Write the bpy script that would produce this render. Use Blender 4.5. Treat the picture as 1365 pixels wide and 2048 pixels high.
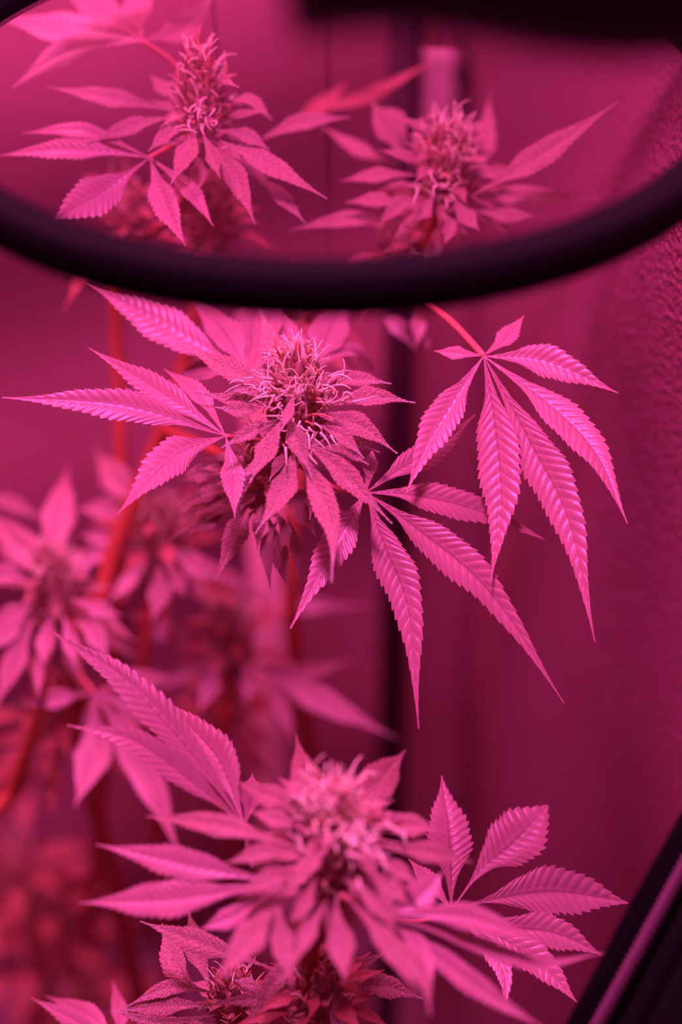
import bpy, bmesh, math, random
from mathutils import Vector, noise
for o in list(bpy.data.objects): bpy.data.objects.remove(o)
S = bpy.context.scene
COL = S.collection
# ---------------------------------------------------------------- camera
TH = math.radians(35); F = 3659.0
CAM = Vector((0, 0, 1.45))
FW = Vector((0, math.cos(TH), -math.sin(TH))); UP = Vector((0, math.sin(TH), math.cos(TH))); RT = Vector((1, 0, 0))
cd = bpy.data.cameras.new('camera'); cam = bpy.data.objects.new('camera', cd); COL.objects.link(cam)
cam.location = CAM; cam.rotation_euler = (math.pi/2 - TH, 0, 0)
cd.sensor_fit = 'HORIZONTAL'; cd.sensor_width = 24; cd.lens = F*24/1365
cd.clip_start = .01; cd.dof.use_dof = True; cd.dof.focus_distance = .745; cd.dof.aperture_fstop = 3.0
S.camera = cam
S.view_settings.view_transform = 'Standard'; S.view_settings.look = 'None'
S.view_settings.exposure = 0.0; S.view_settings.gamma = 1; S.view_settings.use_curve_mapping = False
# ---------------------------------------------------------------- world and lamps
W = bpy.data.worlds.new('tent_air'); S.world = W; W.use_nodes = True
W.node_tree.nodes['Background'].inputs[0].default_value = (1, .10, .42, 1)
W.node_tree.nodes['Background'].inputs[1].default_value = .06
LC = (1, .14, .66)
def area(name, loc, aim, size, power, col=LC):
    l = bpy.data.lights.new(name, 'AREA'); l.shape = 'SQUARE'; l.size = size; l.energy = power; l.color = col
    o = bpy.data.objects.new(name, l); COL.objects.link(o); o.location = loc
    o.rotation_euler = (Vector(aim)-Vector(loc)).to_track_quat('-Z', 'Y').to_euler(); return o
area('grow_lamp', (-.06, .40, 1.95), (-.03, .58, 1.05), .13, 17.0)
area('violet_highlight_fill', (.12, .80, 1.75), (0, .66, 1.08), .10, 1.4, (.95, .2, 1))  # unseen lamp added for violet highlights on the leaves
area('back_wall_fill', (-.50, .90, 1.95), (-.30, 1.15, .8), .30, 15.0, (1, .12, .42))  # unseen lamp added to brighten the back wall and far plants

# ---------------------------------------------------------------- helpers
def P(x, y, d): return CAM + FW*d + RT*((x-682.5)*d/F) - UP*((y-1024)*d/F)
WL = {}
def link(name, me, mats, parent=None, origin=None):
    o = bpy.data.objects.new(name, me)
    for m in mats: me.materials.append(m)
    COL.objects.link(o)
    og = Vector(origin) if origin is not None else Vector((0, 0, 0))
    WL[o.name] = og
    if parent: o.parent = parent; o.location = og - WL[parent.name]
    else: o.location = og
    return o
def empty(name, loc, label, cat, group=None):
    o = bpy.data.objects.new(name, None); COL.objects.link(o); o.location = loc; o.empty_display_size = .02
    WL[o.name] = Vector(loc); o['label'] = label; o['category'] = cat
    if group: o['group'] = group
    return o
class MB:
    def __init__(s): s.v = []; s.f = []; s.uv = []; s.mi = []
    def tube(s, pts, rad, n=8, mi=0, cap=True):
        pts = [Vector(p) for p in pts]; m = len(pts); st = len(s.v)
        t = (pts[1]-pts[0]).normalized(); u = t.orthogonal().normalized()
        for i, p in enumerate(pts):
            t2 = (pts[min(i+1, m-1)]-pts[max(i-1, 0)]).normalized()
            u = (u - t2*u.dot(t2)).normalized(); w = t2.cross(u)
            r = rad[i] if isinstance(rad, (list, tuple)) else rad
            for k in range(n):
                a = 2*math.pi*k/n; s.v.append(p + (u*math.cos(a)+w*math.sin(a))*r)
        for i in range(m-1):
            for k in range(n):
                a = st+i*n+k; b = st+i*n+(k+1) % n
                s.f.append((a, b, b+n, a+n)); s.mi.append(mi)
        if cap:
            s.f.append(tuple(st+k for k in reversed(range(n)))); s.mi.append(mi)
            s.f.append(tuple(st+(m-1)*n+k for k in range(n))); s.mi.append(mi)
    def box(s, c, ax, ay, az, mi=0):
        st = len(s.v)
        for i in (-1, 1):
            for j in (-1, 1):
                for k in (-1, 1): s.v.append(c+ax*i+ay*j+az*k)
        for q in ((0,1,3,2),(4,6,7,5),(0,4,5,1),(2,3,7,6),(0,2,6,4),(1,5,7,3)):
            s.f.append(tuple(st+a for a in q)); s.mi.append(mi)
    def build(s, name, mats, parent=None, origin=None, smooth=True):
        og = Vector(origin) if origin is not None else (s.v[0].copy() if parent else Vector((0, 0, 0)))
        me = bpy.data.meshes.new(name); me.from_pydata([v-og for v in s.v], [], s.f)
        for p, m in zip(me.polygons, s.mi): p.material_index = m; p.use_smooth = smooth
        return link(name, me, mats, parent, og)
def catmull(pts, n):
    m = len(pts)
    if m == 2: return [pts[0].lerp(pts[1], i/(n-1)) for i in range(n)]
    ex = [pts[0]*2-pts[1]] + list(pts) + [pts[-1]*2-pts[-2]]
    out = []
    for i in range(n):
        g = i/(n-1)*(m-1); k = min(int(g), m-2); t = g-k
        a, b, c, d = ex[k:k+4]
        out.append(((b*2)+(c-a)*t+(a*2-b*5+c*4-d)*t*t+(b*3-a-c*3+d)*t*t*t)*.5)
    return out

# ---------------------------------------------------------------- materials
def mat(name, col, rough=.5, spec=.5, metal=0):
    m = bpy.data.materials.new(name); m.use_nodes = True
    b = m.node_tree.nodes['Principled BSDF']
    b.inputs['Base Color'].default_value = (*col, 1); b.inputs['Roughness'].default_value = rough
    b.inputs['Specular IOR Level'].default_value = spec; b.inputs['Metallic'].default_value = metal
    return m
def nd(m, t, **k):
    n = m.node_tree.nodes.new(t)
    for a, v in k.items(): setattr(n, a, v)
    return n
def bump(m, scale, strength, dist=.001, kind='ShaderNodeTexNoise', detail=4, coord='Object', stretch=None):
    nt = m.node_tree; tc = nd(m, 'ShaderNodeTexCoord'); tx = nd(m, kind); tx.inputs['Scale'].default_value = scale
    if 'Detail' in tx.inputs: tx.inputs['Detail'].default_value = detail
    src = tc.outputs[coord]
    if stretch:
        mp = nd(m, 'ShaderNodeMapping'); mp.inputs['Scale'].default_value = stretch
        nt.links.new(src, mp.inputs[0]); src = mp.outputs[0]
    bp = nd(m, 'ShaderNodeBump'); bp.inputs['Strength'].default_value = strength; bp.inputs['Distance'].default_value = dist
    nt.links.new(src, tx.inputs['Vector']); nt.links.new(tx.outputs[0], bp.inputs['Height'])
    nt.links.new(bp.outputs[0], nt.nodes['Principled BSDF'].inputs['Normal'])
    return tx, bp
def leafmat(name, base, vein, frost=0.0, rough=.42, trans=.22):
    m = mat(name, base, rough, .5); nt = m.node_tree; L = nt.links; b = nt.nodes['Principled BSDF']
    tc = nd(m, 'ShaderNodeTexCoord'); nz = nd(m, 'ShaderNodeTexNoise'); nz.inputs['Scale'].default_value = 90
    nz.inputs['Detail'].default_value = 5; L.new(tc.outputs['Object'], nz.inputs['Vector'])
    uv = nd(m, 'ShaderNodeUVMap'); sx = nd(m, 'ShaderNodeSeparateXYZ'); L.new(uv.outputs[0], sx.inputs[0])
    # distance from the midrib (v = .5) and from the side vein (fraction of u)
    def mth(op, a, c=None):
        n = nd(m, 'ShaderNodeMath', operation=op)
        for i, q in enumerate((a, c)):
            if q is None: continue
            if isinstance(q, (int, float)): n.inputs[i].default_value = q
            else: L.new(q, n.inputs[i])
        return n.outputs[0]
    dm = mth('ABSOLUTE', mth('SUBTRACT', sx.outputs[1], .5))
    fr = mth('ABSOLUTE', mth('SUBTRACT', mth('FRACT', sx.outputs[0]), .5))   # .5 on a vein
    v1 = mth('LESS_THAN', dm, .035); v2 = mth('GREATER_THAN', fr, .44)
    vv = mth('MAXIMUM', v1, mth('MULTIPLY', v2, .55))
    rp = nd(m, 'ShaderNodeMixRGB'); rp.inputs[1].default_value = (*[c*.78 for c in base], 1); rp.inputs[2].default_value = (*[min(1, c*1.18) for c in base], 1)
    L.new(nz.outputs[0], rp.inputs[0])
    mx = nd(m, 'ShaderNodeMixRGB'); L.new(vv, mx.inputs[0]); L.new(rp.outputs[0], mx.inputs[1]); mx.inputs[2].default_value = (*vein, 1)
    colo = mx.outputs[0]
    fine = nd(m, 'ShaderNodeTexNoise'); fine.inputs['Scale'].default_value = 2600 if frost else 900; fine.inputs['Detail'].default_value = 2
    L.new(tc.outputs['Object'], fine.inputs['Vector'])
    if frost:
        g = nd(m, 'ShaderNodeValToRGB'); g.color_ramp.elements[0].position = .50; g.color_ramp.elements[1].position = .66
        L.new(fine.outputs[0], g.inputs[0]); fm = mth('MULTIPLY', g.outputs[0], frost)
        m2 = nd(m, 'ShaderNodeMixRGB'); L.new(fm, m2.inputs[0]); L.new(colo, m2.inputs[1]); m2.inputs[2].default_value = (.86, .80, .62, 1)
        colo = m2.outputs[0]
    L.new(colo, b.inputs['Base Color'])
    bp = nd(m, 'ShaderNodeBump'); bp.inputs['Strength'].default_value = .9 if frost else .35; bp.inputs['Distance'].default_value = .0003 if frost else .0002
    L.new(fine.outputs[0], bp.inputs['Height']); L.new(bp.outputs[0], b.inputs['Normal'])
    tr = nd(m, 'ShaderNodeBsdfTranslucent'); L.new(colo, tr.inputs[0])
    ms = nd(m, 'ShaderNodeMixShader'); ms.inputs[0].default_value = trans
    out = nt.nodes['Material Output']; L.new(b.outputs[0], ms.inputs[1]); L.new(tr.outputs[0], ms.inputs[2]); L.new(ms.outputs[0], out.inputs[0])
    return m
M_fan = leafmat('fan_leaf', (.58, .31, .33), (.40, .19, .21), 0, .30)  # darker vein colour carries the shade of the sunken veins
M_sug = leafmat('frosty_leaf', (.44, .17, .17), (.36, .12, .11), .8, .42)
M_far = leafmat('red_leaf', (.55, .20, .17), (.62, .24, .17), 0, .55)  # redder leaf tone for lower and farther buds
M_tri = mat('trichome', (.86, .86, .80), .25, .6)
M_stem = mat('stem', (.55, .13, .07), .5, .4); bump(M_stem, 60, .4, .002, stretch=(1, 1, .1))
M_pet = mat('petiole', (.66, .22, .17), .45, .4); bump(M_pet, 150, .3, .001)
M_calyx = leafmat('bract', (.58, .28, .24), (.66, .30, .24), .6, .5)
M_pist = mat('pistil', (.98, .95, .68), .4, .5)
M_pistr = mat('pistil_ripe', (.75, .30, .16), .45, .4)
M_black = mat('black_rim', (.006, .006, .006), .75, .05); bump(M_black, 400, .2, .0005)
M_fab = mat('black_fabric', (.009, .011, .007), .85, .08)
M_tape = mat('zip_tape', (.006, .007, .005), .9, .06)
M_coil = mat('zip_coil', (.26, .12, .18), .38, .6)
def weave(m, s, st, dist):
    nt = m.node_tree; tc = nd(m, 'ShaderNodeTexCoord'); w1 = nd(m, 'ShaderNodeTexWave'); w2 = nd(m, 'ShaderNodeTexWave', bands_direction='Z')
    for w in (w1, w2): w.inputs['Scale'].default_value = s; w.inputs['Distortion'].default_value = .6; nt.links.new(tc.outputs['Object'], w.inputs['Vector'])
    mu = nd(m, 'ShaderNodeMath', operation='ADD'); nt.links.new(w1.outputs[1], mu.inputs[0]); nt.links.new(w2.outputs[1], mu.inputs[1])
    bp = nd(m, 'ShaderNodeBump'); bp.inputs['Strength'].default_value = st; bp.inputs['Distance'].default_value = dist
    nt.links.new(mu.outputs[0], bp.inputs['Height']); nt.links.new(bp.outputs[0], nt.nodes['Principled BSDF'].inputs['Normal'])
weave(M_fab, 500, .6, .0006); weave(M_tape, 700, .6, .0005)
M_wall = mat('reflective_lining', (.44, .15, .22), .36, .6, .45); bump(M_wall, 260, 1.0, .006, 'ShaderNodeTexVoronoi')
M_back = mat('reflective_back', (.40, .15, .19), .5, .4, .2); bump(M_back, 40, .3, .004)
M_floor = mat('floor_lining', (.25, .12, .16), .6, .4); bump(M_floor, 60, .3, .002)
M_pole = mat('white_pole', (.7, .42, .42), .4, .5); bump(M_pole, 100, .1, .0005)
M_shade = mat('shade_post', (.08, .025, .045), .6, .3); bump(M_shade, 80, .2, .001)  # dark tone of the upright added as corner shade
M_duct = mat('black_duct', (.01, .01, .011), .5, .4); bump(M_duct, 80, .2, .001)
M_glass = bpy.data.materials.new('clear_glass'); M_glass.use_nodes = True
nt = M_glass.node_tree; nt.nodes.clear()
g_o = nt.nodes.new('ShaderNodeOutputMaterial'); g_m = nt.nodes.new('ShaderNodeMixShader'); g_t = nt.nodes.new('ShaderNodeBsdfTransparent'); g_g = nt.nodes.new('ShaderNodeBsdfGlossy'); g_f = nt.nodes.new('ShaderNodeFresnel')
g_t.inputs[0].default_value = (.89, .84, .87, 1); g_g.inputs['Roughness'].default_value = .02; g_f.inputs[0].default_value = 1.35
g_b = nt.nodes.new('ShaderNodeNewGeometry'); g_x = nt.nodes.new('ShaderNodeMath'); g_x.operation = 'SUBTRACT'; g_x.inputs[0].default_value = 1; nt.links.new(g_b.outputs['Backfacing'], g_x.inputs[1])
g_y = nt.nodes.new('ShaderNodeMath'); g_y.operation = 'MULTIPLY'; nt.links.new(g_x.outputs[0], g_y.inputs[0]); nt.links.new(g_f.outputs[0], g_y.inputs[1]); nt.links.new(g_y.outputs[0], g_m.inputs[0]); nt.links.new(g_t.outputs[0], g_m.inputs[1]); nt.links.new(g_g.outputs[0], g_m.inputs[2]); nt.links.new(g_m.outputs[0], g_o.inputs[0])

# ---------------------------------------------------------------- the tent
def sheet(name, a, b, z0, z1, n, m, fn, material):
    """wavy vertical fabric wall from plan point a to plan point b"""
    a = Vector((*a, 0)); b = Vector((*b, 0)); nr = (b-a).cross(Vector((0, 0, 1))).normalized()
    v = []; f = []
    for i in range(n+1):
        for j in range(m+1):
            s = i/n; z = z0+(z1-z0)*j/m
            v.append(a.lerp(b, s) + Vector((0, 0, z)) + nr*fn(s*(b-a).length, z))
    for i in range(n):
        for j in range(m):
            q = i*(m+1)+j; f.append((q, q+m+1, q+m+2, q+1))
    me = bpy.data.meshes.new(name); me.from_pydata(v, [], f)
    for p in me.polygons: p.use_smooth = True
    o = link(name, me, [material]); o['kind'] = 'structure'; return o
CR = (.057, 1.32)
def wr(s, z):
    return .012*math.sin(s*16+z*5+1.2*math.sin(z*6)) + .006*noise.noise(Vector((s*9, z*4, 2))) + .010*noise.noise(Vector((s*5+z*6, z*2, 7)))
def wb(s, z):
    return .016*math.sin(z*17+s*3+math.sin(s*5)) + .02*noise.noise(Vector((s*4, z*5, 5)))
sheet('wall_right', (.276, .02), CR, 0, 2.15, 160, 220, wr, M_wall)
sheet('wall_back', CR, (-1.25, 1.10), 0, 2.15, 110, 200, wb, M_back)
sheet('wall_left', (-1.25, 1.10), (-1.2, -.20), 0, 2.15, 30, 40, wb, M_back)
def slab(name, z, t):
    m = MB(); m.box(Vector((-.45, .6, z)), Vector((1.1, 0, 0)), Vector((0, 1.1, 0)), Vector((0, 0, t)))
    o = m.build(name, [M_floor], None, None, False); o['kind'] = 'structure'
slab('floor', -.01, .01); slab('ceiling', 2.17, .01)

# ---------------------------------------------------------------- leaves
RNG = random.Random(5)
def leaflet(name, pts, w, hint, parent, tip=1.25, teeth=15, peak=.46, fold=.22, m=None, rib=.055, tri=0, narrow=1.0, ser=.19, twist=0.0):
    m = m or M_fan
    R = 5; rows = teeth*R+1; C = 4
    a = 1.45*peak/.46; bb = a*(1-peak)/peak*tip; peak = a/(a+bb); wm = (peak**a)*((1-peak)**bb)
    cl = catmull(pts, rows+8); L = sum((cl[i+1]-cl[i]).length for i in range(len(cl)-1))
    def cen(t):
        g = max(0, min(1, t))*(len(cl)-1); k = min(int(g), len(cl)-2); return cl[k].lerp(cl[k+1], g-k)
    def frame(t):
        T = (cen(min(1, t+.03))-cen(max(0, t-.03))).normalized()
        B = T.cross(hint); B = B.normalized() if B.length > 1e-4 else T.orthogonal()
        N = B.cross(T)
        if twist:
            q = twist*t; B, N = B*math.cos(q)+N*math.sin(q), N*math.cos(q)-B*math.sin(q)
        return T, B, N
    vs = []; uvs = []; fs = []
    for i in range(rows):
        t = i/(rows-1); ph = (i % R)/R
        T, B, N = frame(t)
        for j in range(-C, C+1):
            v = j/C; av = abs(v)
            sh = (1-t)*min(1, 3.2/teeth)*av*min(1, t*teeth*.5)                    # side veins run forward
            tt = min(1, t+sh)
            W = w*.5*((max(t, .0)**a)*((1-t)**bb)/wm) + .0002
            wob = 1 + .05*math.sin(t*23+j+L*900)
            edge = W*av*(1+ser*(av**3)*(ph if i % R else .0)*1.1)*wob*narrow
            puff = abs(math.sin(math.pi*ph))**.7*rib*w*.5*(av*(1.2-av))*2.2*min(1, W/(w*.2))
            z = fold*edge + puff - .10*edge*av*av
            c = cen(tt + (.25/teeth*ph if av == 1 else 0))
            vs.append(c + B*(edge if v >= 0 else -edge) + N*z)
            uvs.append((t*teeth, .5+v*.5))
    n = 2*C+1
    for i in range(rows-1):
        for j in range(n-1):
            q = i*n+j; fs.append((q, q+1, q+n+1, q+n))
    nf = len(fs); og = pts[0].copy()
    if tri:
        T, B, N = frame(.4)
        for k in range(tri):
            q = RNG.randrange(nf); f = fs[q]; u1, u2 = RNG.random(), RNG.random()
            p = vs[f[0]].lerp(vs[f[1]], u1).lerp(vs[f[3]].lerp(vs[f[2]], u1), u2)
            nn = (vs[f[1]]-vs[f[0]]).cross(vs[f[3]]-vs[f[0]])
            if nn.length < 1e-12: continue
            nn.normalize(); nn = nn if nn.dot(N) > 0 else -nn
            if RNG.random() < .25: nn = -nn
            h = RNG.uniform(.00025, .0006); r = .00007; d = (nn + Vector((RNG.uniform(-.5, .5), RNG.uniform(-.5, .5), RNG.uniform(-.5, .5)))).normalized()
            x = d.orthogonal().normalized(); y = d.cross(x); st = len(vs)
            for hh, rr in ((0, r*.7), (h, r*1.6)):
                for aa in (0, 2.09, 4.18): vs.append(p+d*hh+(x*math.cos(aa)+y*math.sin(aa))*rr)
            for e in range(3):
                e2 = (e+1) % 3; fs.append((st+e, st+e2, st+3+e2, st+3+e))
            fs.append((st+3, st+4, st+5))
    me = bpy.data.meshes.new(name); me.from_pydata([v-og for v in vs], [], fs)
    ul = me.uv_layers.new(name='UVMap'); nb = len(uvs)
    for p in me.polygons:
        p.use_smooth = True
        if p.index >= nf: p.material_index = 1
    dat = [0.0]*(2*len(me.loops))
    for lp in me.loops:
        vi = lp.vertex_index
        u = uvs[vi] if vi < nb else (0.3, .3)
        dat[2*lp.index] = u[0]; dat[2*lp.index+1] = u[1]
    ul.data.foreach_set('uv', dat)
    return link(name, me, [m, M_tri], parent, og)
def px(s, d0, d1):
    q = [tuple(float(c) for c in a.split(',')) for a in s.split()]
    n = len(q); cum = [0]
    for i in range(1, n): cum.append(cum[-1]+math.hypot(q[i][0]-q[i-1][0], q[i][1]-q[i-1][1]))
    # depth follows the arc, drooping slightly more towards the tip
    return [P(x, y, d0+(d1-d0)*(cum[i]/cum[-1])**1.3) for i, (x, y) in enumerate(q)]
def hint(roll=0.0, up=.35):
    return (-FW + Vector((0, 0, up)) + RT*roll).normalized()
def traced(parent, name, data, m, tri=0, k=.35, teeth=13, **kw):
    """data rows: pixels, width in pixels, base depth[, tip depth, extra]"""
    for row in data:
        s, w, d = row[:3]
        q = s.split(); y0 = float(q[0].split(',')[1]); y1 = float(q[-1].split(',')[1])
        d1 = row[3] if len(row) > 3 and row[3] is not None else d + k*(y0-y1)*d/F
        ex = dict(tip=1.4, ser=.15) if name == 'sugar_leaf' else {}; ex.update(kw); ex.update(row[4] if len(row) > 4 else {})
        pts = px(s, d, d1); L = (pts[-1]-pts[0]).length
        tt = ex.pop('teeth', int(9+min(1, teeth/11)*140*L)) 
        roll = ex.pop('roll', RNG.uniform(-.35, .35)); mm = ex.pop('m', m)
        dm = (d+d1)/2
        leaflet(name, pts, w*(.98 if name == 'sugar_leaf' else 1.12)*dm/F, hint(roll), parent, teeth=tt, m=mm, tri=int(tri*L/.04), **ex)
def stem_obj(parent, pts, r0, r1, name='stem', m=None, n=10):
    c = catmull(pts, 10*len(pts)); k = len(c)
    b = MB(); b.tube(c, [r0+(r1-r0)*i/(k-1) for i in range(k)], n)
    return b.build(name, [m or M_stem], parent)
def fan(parent, centre, d, pet, data, m=None, dp=None, rpet=.0011, label=None, **kw):
    """a fan leaf: petiole mesh that carries its leaflets"""
    m = m or M_fan
    pts = px(pet, dp or d, d)
    b = MB(); c = catmull(pts, 16); b.tube(c, [rpet*1.1]*15+[rpet], 8)
    o = b.build('fan_leaf', [M_pet], parent)
    traced(o, 'leaflet', [(('%g,%g ' % centre)+r[0],)+tuple(r[1:2])+(d,)+tuple(r[2:]) for r in data], m, **kw)
    return o

# ---------------------------------------------------------------- buds
def bud(parent, c, h, r, seed, nbr=80, npi=110, plen=.009, m=None, axis=Vector((0, 0, 1)), prad=.0005, nfill=18, flen=(.02, .04), fw=.19, tri=0, sm=None, droop=0.0, ripe=.12, name='flower_bud'):
    rg = random.Random(seed); axis = axis.normalized(); ux = axis.orthogonal().normalized(); uy = axis.cross(ux)
    c = Vector(c); b = MB()
    b.tube([c-axis*h*.55, c, c+axis*h*.42], [r*.35, r*.45, r*.1], 8)
    tips = []
    for i in range(nbr):
        g = (i+.5)/nbr; a = i*2.39996+rg.uniform(-.3, .3)
        hh = (g-.5)*h; rr = r*math.sin(math.pi*min(1, .12+g*.80))**.7
        rad = ux*math.cos(a)+uy*math.sin(a)
        p = c+axis*hh+rad*rr*.55
        d = (rad*(1.25-g)+axis*(.35+g*.9)+Vector((rg.uniform(-.3, .3), rg.uniform(-.3, .3), rg.uniform(-.3, .3)))).normalized()
        l = rg.uniform(.005, .009)*(.8+r*14); w = l*.24
        b.tube([p+d*l*q for q in (0, .2, .45, .75, 1)], [w*.5, w, w*.95, w*.45, w*.08], 6)
        tips.append((p+d*l*.7, d, g))
    o = b.build(name, [m or M_calyx], parent, c)
    pb = MB()
    for i in range(npi):
        p, d, g = tips[int(len(tips)*(1-rg.random()**1.5*.999)) if rg.random() < .6 else rg.randrange(len(tips))] if tips else (c, axis, 1)
        dd = (d+axis*.35+Vector((rg.uniform(-.8, .8), rg.uniform(-.8, .8), rg.uniform(-.5, .8)))*.7).normalized()
        l = plen*rg.uniform(.55, 1.25); n = 9; pts = [p]; q = dd.copy()
        cu = Vector((rg.uniform(-1, 1), rg.uniform(-1, 1), rg.uniform(-1, 1)))*rg.uniform(.15, .55)
        for k in range(n):
            q = (q + cu*(.25+.9*k/n)).normalized(); 
            if k == 4: cu = cu + Vector((rg.uniform(-1, 1), rg.uniform(-1, 1), rg.uniform(-1, 1)))*.3
            pts.append(pts[-1]+q*l/n)
        pb.tube(pts, [prad*(1.05-.75*k/n) for k in range(n+1)], 5, mi=1 if rg.random() < ripe else 0)
    po = pb.build('pistils', [M_pist, M_pistr], o, c); po['kind'] = 'stuff'
    for i in range(nfill):
        g = (i+.5)/nfill; a = i*2.39996+rg.uniform(-.4, .4)+seed
        rad = ux*math.cos(a)+uy*math.sin(a)
        p = c+axis*((g-.62)*h*.85)+rad*r*.35
        el = -.45+1.25*g-droop+rg.uniform(-.2, .2); l = rg.uniform(*flen)*(1.15-.5*g)
        d = (rad+axis*el).normalized()
        p1 = p+d*l*.5; p2 = p+d*l-axis*l*rg.uniform(.05, .3)
        hn = (axis*.9+(-FW)*.5+rad*-.2*el).normalized()
        leaflet('sugar_leaf', [p, p1, p2], l*fw*rg.uniform(.85, 1.2), hn, o, teeth=12, m=sm or M_sug, fold=.35, tip=1.5, ser=.14, tri=int(tri*l/.04))
    return o
def floor_plant(x, y, label): return empty('cannabis_plant', (x, y, 0), label, 'plant', 'flowering cannabis plants in the grow tent')
def down(parent, pts, r0=.003, r1=.006, end=None):
    """stem from the bud down to the tent floor"""
    e = WL[parent.name]
    stem_obj(parent, pts+[Vector((e.x*.6+pts[-1].x*.4, e.y*.6+pts[-1].y*.4, pts[-1].z*.45)), Vector((e.x, e.y, 0))], r0, r1)

# ======== plant A, the sharp bud in the middle
pA = floor_plant(-.10, .86, 'plant with the sharp frosty centre bud and silvery fan leaf lower right')
stem_obj(pA, [P(398, 520, .97), P(385, 640, .96), P(350, 800, .96), P(290, 950, .97), P(212, 1165, .98), P(170, 1500, 1.0), Vector((-.10, .86, 0))], .0034, .0060)
stem_obj(pA, [P(585, 800, .752), P(560, 900, .775), P(500, 930, .83), P(400, 890, .90), P(330, 860, .955)], .0022, .0030, 'branch')
bA = bud(pA, P(592, 808, .752), .044, .0155, 11, nbr=110, npi=110, plen=.010, nfill=20, flen=(.016, .028), tri=300, ripe=.1)
# thick tuft of pistils at the crown and the two side tufts
def tuft(o, c, n, seed, l=.010, spread=.010, rad=.00055, dirv=(0, -.2, 1), ripe=.05):
    rg = random.Random(seed); b = MB(); dv = Vector(dirv)
    for i in range(n):
        p = c+Vector((rg.gauss(0, 1), rg.gauss(0, 1), rg.gauss(0, .6)))*spread*.55
        q = (dv+Vector((rg.uniform(-1, 1), rg.uniform(-1, 1), rg.uniform(-.4, .7)))*.6).normalized(); pts = [p]
        cu = Vector((rg.uniform(-1, 1), rg.uniform(-1, 1), rg.uniform(-1, .3)))*rg.uniform(.1, .5); ll = l*rg.uniform(.5, 1.2)
        for k in range(9): q = (q+cu*(.1+k/9)).normalized(); pts.append(pts[-1]+q*ll/9)
        b.tube(pts, [rad*(1.05-.08*k) for k in range(10)], 5, mi=1 if rg.random() < ripe else 0)
    x = b.build('pistils', [M_pist, M_pistr], o, c); x['kind'] = 'stuff'
tuft(bA, P(600, 742, .745), 80, 3, .0125, .0080, .00062, dirv=(0, .1, 1.5))
tuft(bA, P(595, 775, .738), 50, 13, .008, .011, .0005)
tuft(bA, P(650, 790, .738), 26, 4, .010, .010, dirv=(.4, -.5, .4))
tuft(bA, P(560, 800, .735), 22, 6, .010, .009, dirv=(-.5, -.5, .2))
tuft(bA, P(620, 865, .733), 18, 7, .008, .009, dirv=(.2, -.8, -.2))
tuft(bA, P(545, 760, .745), 16, 8, .009, .009, dirv=(-.5, -.2, .5))
traced(bA, 'sugar_leaf', [
 ('640,815 740,793 831,806', 38, .745), ('630,828 715,848 795,907', 44, .738), ('640,850 685,872 729,917', 30, .733),
 ('655,772 715,758 782,768', 30, .765), ('640,895 690,902 738,930', 32, .745), ('615,880 665,925 724,968', 26, .735),
 ('600,880 665,925 725,985 785,1048', 44, .732), ('597,885 635,970 666,1060 664,1165', 50, .730, .690),
 ('592,895 567,980 511,1068', 52, .728), ('575,830 595,880 624,955', 38, .727), ('588,790 578,825 563,862', 22, .722),
 ('565,838 535,900 500,966', 44, .728), ('545,895 515,930 478,962', 16, .726), ('560,838 500,865 443,896', 26, .730),
 ('560,782 505,775 450,786', 26, .742), ('560,800 475,800 390,783', 26, .745), ('545,775 460,738 345,680', 44, .748, .775),
 ('560,750 543,690 518,605', 40, .760, .80), ('545,815 480,820 430,815', 28, .742), ('520,905 490,960 475,1030', 20, .752),
 ('615,960 625,990 620,1040', 20, .745), ('570,960 545,1010 512,1045', 24, .745), ('600,770 640,760 690,745', 26, .755), ('585,770 540,740 500,742', 26, .757),
 ('640,870 700,885 760,905', 24, .748)],
 M_sug, tri=800, fold=.30, tip=1.5, peak=.42, ser=.15)
# fan leaf that opens to the left of the bud
fan(pA, (452, 872), .742, '560,880 500,880 452,872', [
 ('250,812 4,795', 52, .735), ('325,785 178,696', 44, .765), ('345,915 235,1028', 64, .715), ('465,945 470,1035', 38, .725), ('400,790 328,738', 30, .775)],
 dp=.77, teeth=11)
# fan leaf behind it, top left
fan(pA, (497, 752), .785, '570,820 530,790 497,752', [
 ('335,655 172,564', 66, .80), ('455,672 372,575', 52, .83), ('505,660 520,560', 48, .84), ('535,650 560,545', 44, .84),
 ('420,738 334,766', 36, .80)], dp=.77, teeth=11)
fan(pA, (622, 742), .80, '600,800 610,770 622,742', [('655,670 692,575', 62, .85), ('590,700 520,560', 46, .83), ('700,700 757,752', 38, .84), ('600,690 670,665', 28, .84)], dp=.775, teeth=11)
# silvery fan leaf, lower right
fan(pA, (733, 985), .748, '600,930 670,975 733,985', [
 ('740,940 746,898', 24, .752), ('800,937 880,893 951,829', 44, .775), ('830,990 960,1022 1106,1086', 50, .76),
 ('850,1068 980,1183 1129,1406', 62, .735), ('768,1085 818,1220 838,1458', 62, .728), ('700,1040 650,1130 581,1257', 56, .725)],
 dp=.765, teeth=11, narrow=1.0, rib=.07)
# lower tier
bA2 = bud(pA, P(525, 950, .785), .034, .013, 21, nbr=60, npi=70, plen=.010, nfill=26, flen=(.02, .036), sm=M_sug, ripe=.5, tri=100)
traced(bA2, 'sugar_leaf', [
 ('500,1000 475,1060 430,1162', 46, .775), ('555,1040 535,1090 541,1182', 28, .785), ('575,1030 590,1090 597,1158', 24, .80),
 ('560,985 600,1022 632,1073', 36, .775), ('490,965 420,985 350,1018', 30, .79), ('480,945 410,945 350,965', 36, .79),
 ('470,1000 420,1040 378,1066', 32, .80), ('600,965 650,975 692,986', 20, .79), ('540,1010 570,1060 560,1105', 24, .78)],
 M_sug, tri=60)
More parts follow.
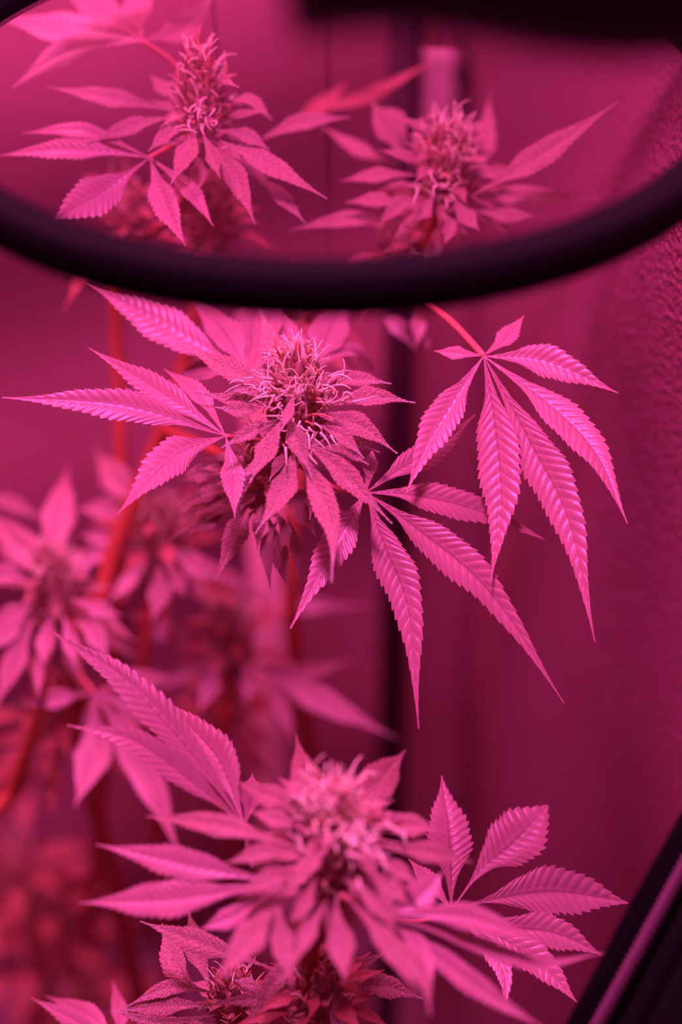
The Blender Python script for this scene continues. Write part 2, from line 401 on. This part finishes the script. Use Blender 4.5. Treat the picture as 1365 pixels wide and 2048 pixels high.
# red bud under the band, behind
bA3 = bud(pA, P(600, 625, .90), .030, .013, 31, nbr=50, npi=40, nfill=14, flen=(.02, .035), ripe=.7, sm=M_far)

# ======== plant I, behind the rim at right, carries the hanging fan leaf
pI = floor_plant(.03, 1.04, 'plant behind glass at right whose large fan leaf hangs below the rim')
down(pI, [P(885, 370, .85), P(850, 500, .88), P(760, 580, .96), P(640, 640, 1.03), P(600, 900, 1.06), P(590, 1300, 1.08)])
bI = bud(pI, P(893, 340, .84), .040, .0155, 41, nbr=90, npi=120, plen=.010, nfill=32, flen=(.022, .042))
tuft(bI, P(895, 300, .835), 60, 43, .012, .013)
tuft(bI, P(880, 370, .82), 26, 44, .010, .010, dirv=(0, -.8, .1))
traced(bI, 'sugar_leaf', [
 ('945,392 1080,312 1237,203' , 52, .82, .80), ('940,400 1040,392 1200,396', 42, .84), ('850,395 800,410 757,450', 32, .82),
 ('820,445 700,438 577,461', 32, .84), ('870,390 850,420 834,441', 34, .82), ('900,390 930,430 960,462', 36, .82),
 ('840,350 760,350 680,362', 30, .84), ('820,330 775,260 742,198', 44, .87), ('850,310 840,280 838,248', 30, .86),
 ('945,345 970,290 982,170', 38, .89), ('930,370 960,345 1035,355', 30, .83), ('940,420 1010,430 1075,432', 32, .83),
 ('815,300 795,240 758,215', 36, .88), ('830,420 760,400 690,405', 30, .83), ('880,420 900,450 890,490', 30, .82), ('800,330 720,300 640,250', 30, .9)],
 M_sug, tri=40)
bI2 = bud(pI, P(800, 490, .88), .03, .013, 45, nbr=40, npi=50, nfill=14, flen=(.02, .04), sm=M_far)
traced(bI2, 'sugar_leaf', [('735,600 790,645 829,698', 32, .90), ('828,590 838,640 831,700', 30, .88), ('838,600 848,660 859,702', 20, .89), ('700,590 680,630 650,690', 26, .92)], M_fan)
fan(pI, (968, 712), .755, '800,545 850,598 910,650 968,712', [
 ('920,707 869,702', 22, .765), ('1010,678 1049,631', 32, .775), ('1090,722 1237,786', 54, .745),
 ('1090,803 1190,905 1256,1047', 60, .725), ('1060,880 1138,1040 1191,1285', 70, .725), ('990,840 1003,1000 982,1166', 70, .735), ('915,790 860,880 813,985', 56, .735)],
 dp=.84, teeth=11, rpet=.0014, rib=.07)

traced(bI2, 'sugar_leaf', [('600,232 740,190 872,118', 30, .92, .95), ('560,260 640,215 700,160', 34, .95, 1.0)], M_far)
# ======== plant H, behind the glass at left
pH = floor_plant(-.24, 1.0, 'plant seen through glass at left, frosty bud on a thin red stem')
down(pH, [P(395, 270, .81), P(360, 420, .86), P(240, 520, 1.0), P(232, 620, 1.02), P(243, 940, 1.03), P(230, 1300, 1.05)], .0022, .0050)
bH = bud(pH, P(402, 225, .805), .046, .0125, 51, nbr=90, npi=110, plen=.011, nfill=22, flen=(.02, .034), tri=80, ripe=.4)
tuft(bH, P(395, 232, .79), 24, 53, .009, .008, dirv=(0, -.8, .2))
tuft(bH, P(412, 170, .81), 30, 54, .014, .009)
traced(bH, 'sugar_leaf', [
 ('385,250 335,268 297,303', 28, .79), ('390,252 377,300 340,373', 44, .785), ('405,265 425,310 440,356', 28, .785),
 ('420,285 470,350 511,449', 42, .79), ('438,280 530,325 655,398', 44, .79), ('350,222 225,196 90,174', 36, .81),
 ('345,232 265,252 175,286', 34, .80), ('500,340 560,390 611,446', 30, .80), ('500,290 600,245 700,235', 34, .84),
 ('440,210 500,200 545,240', 26, .82), ('360,210 330,180 300,150', 30, .84), ('430,260 490,270 540,300', 30, .80)],
 M_sug, tri=300)
fan(pH, (300, 315), .795, '370,290 330,300 300,315', [
 ('150,298 -5,311', 36, .80), ('170,262 43,266', 26, .81), ('215,378 105,442', 66, .775, {'peak': .58}), ('325,395 372,494', 44, .77), ('375,375 427,452', 30, .775)], dp=.81, teeth=11, rib=.08)
fan(pH, (285, 82), .83, '390,170 340,120 285,82', [
 ('140,60 -15,35', 62, .86), ('165,95 105,118 24,176', 48, .83), ('200,20 110,-40', 50, .90), ('275,20 290,-50', 50, .90), ('360,60 430,-10', 50, .88)], dp=.84, teeth=11)
bH2 = bud(pH, P(425, 430, .87), .034, .015, 55, nbr=50, npi=60, nfill=16, flen=(.02, .035), sm=M_far, ripe=.7)
bH3 = bud(pH, P(250, 420, .92), .03, .012, 57, nbr=40, npi=40, nfill=12, flen=(.02, .04), sm=M_far, ripe=.7)

# ======== plant B, big soft bud at the bottom
pB = floor_plant(-.02, .55, 'plant with the big soft-focus bud at the bottom, ribbed fan leaf at its right')
down(pB, [P(665, 1700, .665), P(650, 1850, .69), P(610, 2050, .74)])
bB = bud(pB, P(668, 1690, .660), .044, .0145, 61, nbr=100, npi=120, plen=.010, nfill=28, flen=(.018, .034))
tuft(bB, P(665, 1615, .655), 80, 62, .011, .012, .0006)
tuft(bB, P(720, 1670, .645), 44, 63, .009, .012, dirv=(.3, -.8, .2))
traced(bB, 'sugar_leaf', [
 ('640,1640 610,1560 592,1469', 52, .665, .70), ('668,1610 668,1570 674,1524', 30, .68), ('690,1650 755,1565 813,1499', 68, .67, .70),
 ('720,1650 755,1640 788,1638', 30, .67), ('730,1672 810,1650 882,1660', 44, .665), ('740,1690 850,1703 947,1725', 38, .655, .66),
 ('740,1715 790,1735 842,1772', 30, .65), ('720,1730 770,1770 825,1812', 34, .645), ('650,1648 560,1600 465,1560', 46, .66, .68),
 ('620,1660 560,1640 500,1622', 34, .66), ('600,1695 440,1650 292,1632', 42, .655, .67), ('605,1705 530,1705 450,1727', 34, .65),
 ('625,1755 550,1755 475,1795', 40, .64), ('655,1690 630,1720 608,1752', 28, .635), ('635,1750 612,1800 578,1842', 30, .635),
 ('655,1800 620,1860 585,1935', 32, .635), ('672,1800 682,1880 690,1967', 54, .64), ('690,1790 780,1880 845,1950 862,2030', 40, .64, .62),
 ('700,1800 770,1880 838,1990', 40, .635), ('690,1760 740,1790 800,1870', 40, .64), ('560,1785 505,1870 430,1962', 60, .645),
 ('550,1790 565,1880 586,1977', 46, .645), ('700,1780 760,1800 810,1850', 34, .64), ('620,1780 560,1790 470,1860', 34, .65),
 ('600,1640 560,1600 540,1590', 26, .66), ('690,1700 730,1720 760,1760', 26, .635)], M_sug)
fan(pB, (490, 1650), .70, '600,1720 540,1690 490,1650', [
 ('375,1495 235,1350 86,1253', 56, .72, {'roll': .5}), ('432,1510 310,1386', 62, .745, {'roll': -.1}), ('400,1575 270,1482 134,1450', 46, .69, {'roll': .3}), ('502,1595 505,1548', 44, .74), ('500,1700 505,1735', 20, .70)],
 dp=.675, teeth=11, rib=.07)
fan(pB, (560, 1765), .665, '630,1760 590,1762 560,1765', [('370,1727 193,1689', 50, .67), ('340,1797 158,1806', 58, .665), ('470,1830 400,1860', 34, .66)], dp=.665, teeth=11)
fan(pB, (772, 1832), .655, '680,1790 720,1810 772,1832', [
 ('830,1800 887,1744', 52, .66), ('930,1832 1090,1890', 42, .65), ('910,1872 1070,1925 1207,1906', 26, .66), ('860,1900 980,1990 1095,2060', 38, .635),
 ('840,1900 860,2030', 34, .62)], dp=.65, teeth=11)
fan(pB, (903, 1820), .748, '785,1838 840,1843 903,1820', [
 ('900,1690 884,1551', 72, .775, {'peak': .5}), ('965,1738 1030,1680 1096,1611', 88, .775, {'peak': .66}), ('1010,1793 1120,1782 1258,1806', 76, .76, {'peak': .6}),
 ('1000,1850 1110,1865 1205,1910', 54, .745, {'peak': .55}), ('985,1865 1080,1925 1155,2005', 50, .735, {'peak': .55}), ('960,1870 1008,1940 1012,2025', 34, .725), ('865,1770 818,1718', 32, .765)],
 dp=.74, teeth=17, rpet=.001, rib=.08)
# lower sharp bud at the very bottom left of the stem
bG = bud(pB, P(470, 2015, .755), .030, .013, 71, nbr=70, npi=70, plen=.009, nfill=12, flen=(.02, .03), tri=60, ripe=.5)
traced(bG, 'sugar_leaf', [
 ('395,1985 350,1930 325,1847', 50, .745, .76), ('420,1975 395,1900 377,1820', 48, .76, .78), ('430,1985 340,1975 255,2012', 30, .745), ('430,2010 330,2010 232,2022', 38, .745),
 ('430,2030 320,2045 222,2020', 26, .735), ('540,1935 400,1885 281,1843', 46, .72, .73), ('540,1990 500,1970 470,1960', 26, .735),
 ('520,2010 560,1985 640,1950', 40, .74), ('600,1960 540,1990 400,2012', 34, .72)], M_sug, tri=500)
bG2 = bud(pB, P(640, 1990, .72), .036, .014, 73, nbr=70, npi=60, nfill=26, flen=(.022, .038), sm=M_far, ripe=.6)
traced(bG2, 'sugar_leaf', [('690,1985 760,1970 847,1998', 46, .735), ('640,1960 700,1940 780,1900', 30, .73), ('620,1930 560,1950 500,2040', 40, .71), ('660,1960 680,2010 660,2060', 40, .71)], M_sug, tri=300)

# ======== plant C, soft bud at the left edge
pC = floor_plant(-.26, .80, 'plant with the soft pink bud at the left edge, tall leaf pointing straight up')
down(pC, [P(105, 1220, .95), P(90, 1330, .97), P(70, 1450, .99), P(25, 1580, 1.0), P(-40, 1760, 1.02)], .0028, .006)
bC = bud(pC, P(108, 1190, .945), .050, .018, 81, nbr=80, npi=70, nfill=16, flen=(.026, .042), prad=.0006)
tuft(bC, P(110, 1140, .93), 30, 82, .012, .014, .0006)
traced(bC, 'sugar_leaf', [
 ('108,1160 118,1030 137,928', 62, .95, 1.0), ('95,1165 40,1095 -40,1010', 66, .95, .98), ('70,1175 10,1150 -60,1165', 44, .94),
 ('125,1160 155,1135 195,1118', 38, .94), ('70,1230 30,1320 -12,1425', 50, .92), ('100,1230 90,1280 87,1335', 36, .91),
 ('75,1280 78,1340 76,1398', 22, .91), ('125,1225 140,1280 152,1335', 30, .91), ('145,1240 185,1265 218,1325', 42, .92),
 ('135,1195 190,1215 245,1232', 32, .93), ('70,1220 30,1225 -30,1245', 34, .93), ('-70,985 20,1005 90,1040', 28, 1.0), ('60,1210 20,1260 -30,1310', 40, .92)], M_fan)
fan(pC, (187, 1385), .93, '125,1290 150,1335 187,1385', [('120,1395 49,1411', 32, .92), ('190,1500 149,1616', 62, .90), ('245,1460 310,1585 362,1718', 56, .89),
 ('260,1412 345,1475', 38, .93), ('265,1362 345,1350', 36, .95), ('180,1450 205,1560', 30, .94)], dp=.95, teeth=11)

bC2 = bud(pC, P(110, 1430, 1.02), .05, .018, 85, nbr=50, npi=40, nfill=18, flen=(.03, .05), m=M_calyx, sm=M_far, ripe=.8)
# ======== plant D
pD = floor_plant(-.13, .95, 'plant with the soft bud just above and right of the left-edge one, red stems behind')
down(pD, [P(318, 1090, 1.0), P(300, 1200, 1.02), P(290, 1400, 1.04)], .003, .0055)
bD = bud(pD, P(320, 1070, .99), .045, .017, 91, nbr=70, npi=70, nfill=18, flen=(.03, .045), prad=.0006, sm=M_far)
tuft(bD, P(322, 1030, .98), 30, 92, .012, .013, .0006)
traced(bD, 'sugar_leaf', [
 ('285,1030 232,960 188,893', 56, 1.0, 1.03), ('285,1045 215,1020 148,1018', 42, .99), ('275,1075 210,1078 155,1068', 34, .98), ('275,1095 200,1110 133,1117', 28, .98),
 ('300,1115 260,1160 215,1205', 30, .97), ('315,1125 320,1180 305,1243', 44, .97), ('345,1105 385,1130 432,1165', 42, .97), ('330,1120 355,1160 372,1195', 32, .96),
 ('355,1050 400,1030 440,1010', 36, 1.0), ('370,1090 450,1150 545,1203', 32, .98), ('345,1035 370,1000 385,975', 34, 1.02)], M_fan, k=.3)
# ======== plant E
pE = floor_plant(-.05, 1.02, 'plant with faint blurred bud between the centre bud and bottom bud')
down(pE, [P(462, 1290, 1.05), P(455, 1400, 1.07), P(450, 1600, 1.08)], .003, .0055)
bE = bud(pE, P(465, 1275, 1.04), .045, .017, 95, nbr=60, npi=70, nfill=18, flen=(.03, .045), prad=.0006, sm=M_far)
tuft(bE, P(465, 1235, 1.03), 26, 96, .012, .013, .0006)
traced(bE, 'sugar_leaf', [
 ('430,1295 330,1262 245,1215', 42, 1.03), ('430,1330 350,1350 255,1375', 42, 1.02), ('510,1330 600,1345 712,1318', 36, 1.02), ('515,1335 640,1400 795,1477', 50, 1.0, .98),
 ('520,1350 560,1410 592,1492', 30, 1.0), ('440,1310 420,1370 398,1425', 38, 1.0), ('450,1230 420,1180 375,1125', 56, 1.06), ('500,1250 600,1215 745,1212', 32, 1.08),
 ('500,1260 540,1220 560,1150', 50, 1.08), ('480,1320 500,1360 490,1410', 32, 1.0)], M_fan, k=.3)
bE2 = bud(pE, P(440, 1400, 1.12), .05, .018, 97, nbr=40, npi=30, nfill=18, flen=(.03, .045), sm=M_far, ripe=.9)
# ======== plant F, far low left
pF = floor_plant(-.30, 1.0, 'plant with the red, most blurred buds in the bottom left corner')
down(pF, [P(100, 1850, 1.33), P(95, 2000, 1.34)], .003, .005)
bF = bud(pF, P(95, 1860, 1.32), .08, .03, 101, nbr=60, npi=60, nfill=26, flen=(.05, .085), prad=.0008, m=M_calyx, sm=M_far)
bF2 = bud(pF, P(30, 1740, 1.30), .06, .025, 103, nbr=50, npi=40, nfill=20, flen=(.05, .08), prad=.0008, sm=M_far)
bF3 = bud(pF, P(150, 2010, 1.30), .06, .028, 105, nbr=50, npi=40, nfill=20, flen=(.05, .07), prad=.0008, sm=M_far)
# ======== plant G at the bottom left edge, leaf tips only
pG = floor_plant(-.20, .62, 'plant showing only two leaf tips at the bottom edge, left of the sharp bud')
stem_obj(pG, [P(230, 2110, .80), P(235, 2300, .82), Vector((-.18, .60, .4)), Vector((-.20, .62, 0))], .002, .005)
fan(pG, (235, 2085), .78, '230,2110 233,2100 235,2085', [('160,2045 63,1996', 30, .80), ('180,2030 92,1992', 32, .82), ('320,2060 390,2100', 30, .78), ('240,2030 225,1960', 26, .83)], dp=.80, teeth=10)

# ---------------------------------------------------------------- glass with black rim, level above the plants
RX, RR = .150, .172
rc = P(640, 556, .553) + Vector((0, RR-.006, 0))
lens = empty('round_glass', rc, 'large round glass pane in a thick black rim, hung level above the plants', 'glass pane')
v = []; f = []
prof = [(-.0065, -.006), (-.005, -.0075), (.005, -.0075), (.0065, -.006), (.0065, .006), (.005, .0075), (-.005, .0075), (-.0065, .006)]
NS = 160
for i in range(NS):
    a = 2*math.pi*i/NS
    for (dr, dz) in prof: v.append(Vector(((RX+dr)*math.cos(a), (RR+dr)*math.sin(a), dz)))
for i in range(NS):
    for k in range(8):
        a = i*8+k; b = i*8+(k+1) % 8; c = ((i+1) % NS)*8
        f.append((a, c+k, c+(k+1) % 8, b))
me = bpy.data.meshes.new('rim'); me.from_pydata(v, [], f)
for p in me.polygons: p.use_smooth = True
link('rim', me, [M_black], lens, rc)
b = MB(); st = 0
for z in (-.001, .001):
    for i in range(96): b.v.append(rc+Vector(((RX-.005)*math.cos(2*math.pi*i/96), (RR-.005)*math.sin(2*math.pi*i/96), z)))
b.f.append(tuple(reversed(range(96)))); b.f.append(tuple(range(96, 192))); b.mi += [0, 0]
for i in range(96): b.f.append((i, (i+1) % 96, 96+(i+1) % 96, 96+i)); b.mi.append(0)
b.build('glass', [M_glass], lens, rc, False)
for a in (1.2, 1.57, 1.94):
    b = MB(); p = rc+Vector((RX*math.cos(a), RR*math.sin(a), .006)); b.tube([p, rc+Vector((0, .2, .95))], .0012, 8); b.build('hanging_wire', [M_black], lens)

# ---------------------------------------------------------------- zipped door edge, bottom right
D = .65; pxm = D/F
z0 = P(1130, 2048, D); az = (P(1365, 1618, D)-z0).normalized(); ac = (P(1130+87.6, 2048+48.1, D)-z0); ac = (ac-az*ac.dot(az)).normalized(); ah = ac.cross(az)
if ah.dot(FW) > 0: ah = -ah
def Z(s, o, h): return z0+az*(s*pxm)+ac*(o*pxm)+ah*(h*pxm)
flap = empty('tent_door_flap', Z(0, 200, 0), 'black fabric tent door edge with zip crossing the bottom right corner', 'tent door')
def strip(name, prof, m, s0=-300, s1=760, n=40, wav=0):
    v = []; f = []; k = len(prof)
    for i in range(n+1):
        s = s0+(s1-s0)*i/n
        for (o, h) in prof: v.append(Z(s, o+wav*math.sin(s*.013+1), h+wav*math.sin(s*.02+o*.01)))
    for i in range(n):
        for j in range(k-1): q = i*k+j; f.append((q, q+1, q+k+1, q+k))
    me = bpy.data.meshes.new(name); og = v[0].copy(); me.from_pydata([a-og for a in v], [], f)
    for p in me.polygons: p.use_smooth = True
    o = link(name, me, [m], flap, og); md = o.modifiers.new('thick', 'SOLIDIFY'); md.thickness = .0006; return o
strip('zipper_tape', [(0, 0), (3, 3), (20, 4), (40, 3), (62, 2), (80, 0), (102, 0)], M_tape, wav=1.2)
strip('fabric_panel', [(92, -4), (98, 6), (108, 10), (122, 9), (134, 3), (140, -6), (146, -6), (152, 4), (164, 9), (330, 10)], M_fab, wav=2)
b = MB(); pts = []
pitch = 14; n = int(1060/pitch)
for i in range(n*10):
    a = 2*math.pi*i/10; s = -300+i/10*pitch
    pts.append(Z(s, 56+11*math.cos(a), 9+6.5*math.sin(a)))
b.tube(pts, 3.3*pxm, 6); b.build('zipper_coil', [M_coil], flap)
b = MB()
for i in range(n):
    s = -300+i*pitch; b.tube([Z(s, 64, 10), Z(s+3, 74, 9), Z(s+5, 88, 4)], 3.2*pxm, 6)
b.build('zipper_stitching', [M_tape], flap)

# ---------------------------------------------------------------- things far behind
def top(o, name, label, cat): o['label'] = label; o['category'] = cat; return o
b = MB(); x0 = P(545, 1500, 1.36)
b.tube([Vector((x0.x+.004, x0.y, 0)), Vector((x0.x, x0.y, .35)), Vector((x0.x, x0.y, .9))], .013, 20)
b.tube([Vector((x0.x, x0.y, .34)), Vector((x0.x, x0.y, .38))], .016, 20)
o = b.build('support_pole', [M_pole]); top(o, '', 'pale upright pole standing blurred behind the bottom bud', 'pole')
# black ribbed duct across the top
b = MB(); a0 = P(540, -195, .36); a1 = P(1900, -185, .38); N = 120
b.tube([a0.lerp(a1, i/N)+Vector((0, 0, .003*math.sin(i/N*9))) for i in range(N+1)], [.027+(.0013 if i % 2 else 0) for i in range(N+1)], 24)
o = b.build('duct_hose', [M_duct]); top(o, '', 'black ribbed air duct, dark and blurred across the top edge', 'duct')
b = MB(); c0 = P(800, 700, 1.27); b.tube([Vector((c0.x, c0.y, .012)), Vector((c0.x, c0.y, 1)), Vector((c0.x, c0.y, 2.14))], .011, 16)  # added dark upright, stands in for the shade in this corner
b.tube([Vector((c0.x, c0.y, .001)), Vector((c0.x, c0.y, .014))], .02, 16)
o = b.build('shade_pole', [M_shade]); top(o, '', 'dark upright added for the shade in the tent corner behind the centre bud', 'pole')
# pale strap hanger with dark cords
hg = empty('rope_hanger', P(872, 215, 1.2), 'pale blurred cord hanger with a dark hook, seen through glass above right bud', 'hanger')
b = MB(); c = P(868, 205, 1.2); b.box(c, Vector((.015, 0, 0)), Vector((0, .006, 0)), Vector((0, 0, .038)))
o = b.build('body', [M_pole], hg, c, False); md = o.modifiers.new('round', 'BEVEL'); md.width = .005; md.segments = 3
b = MB(); cc = [P(932+math.cos(t*.6)*17, 148+math.sin(t*.6)*17, 1.17) for t in range(11)]; b.tube(cc, .0028, 8); b.build('hook', [M_black], hg)
for q in ('980,20 945,90 932,145 915,280 905,400', '885,-20 925,80 935,145 940,300'):
    b = MB(); b.tube(catmull(px(q, 1.16, 1.18), 30), .0011, 6); b.build('cord', [M_black], hg)
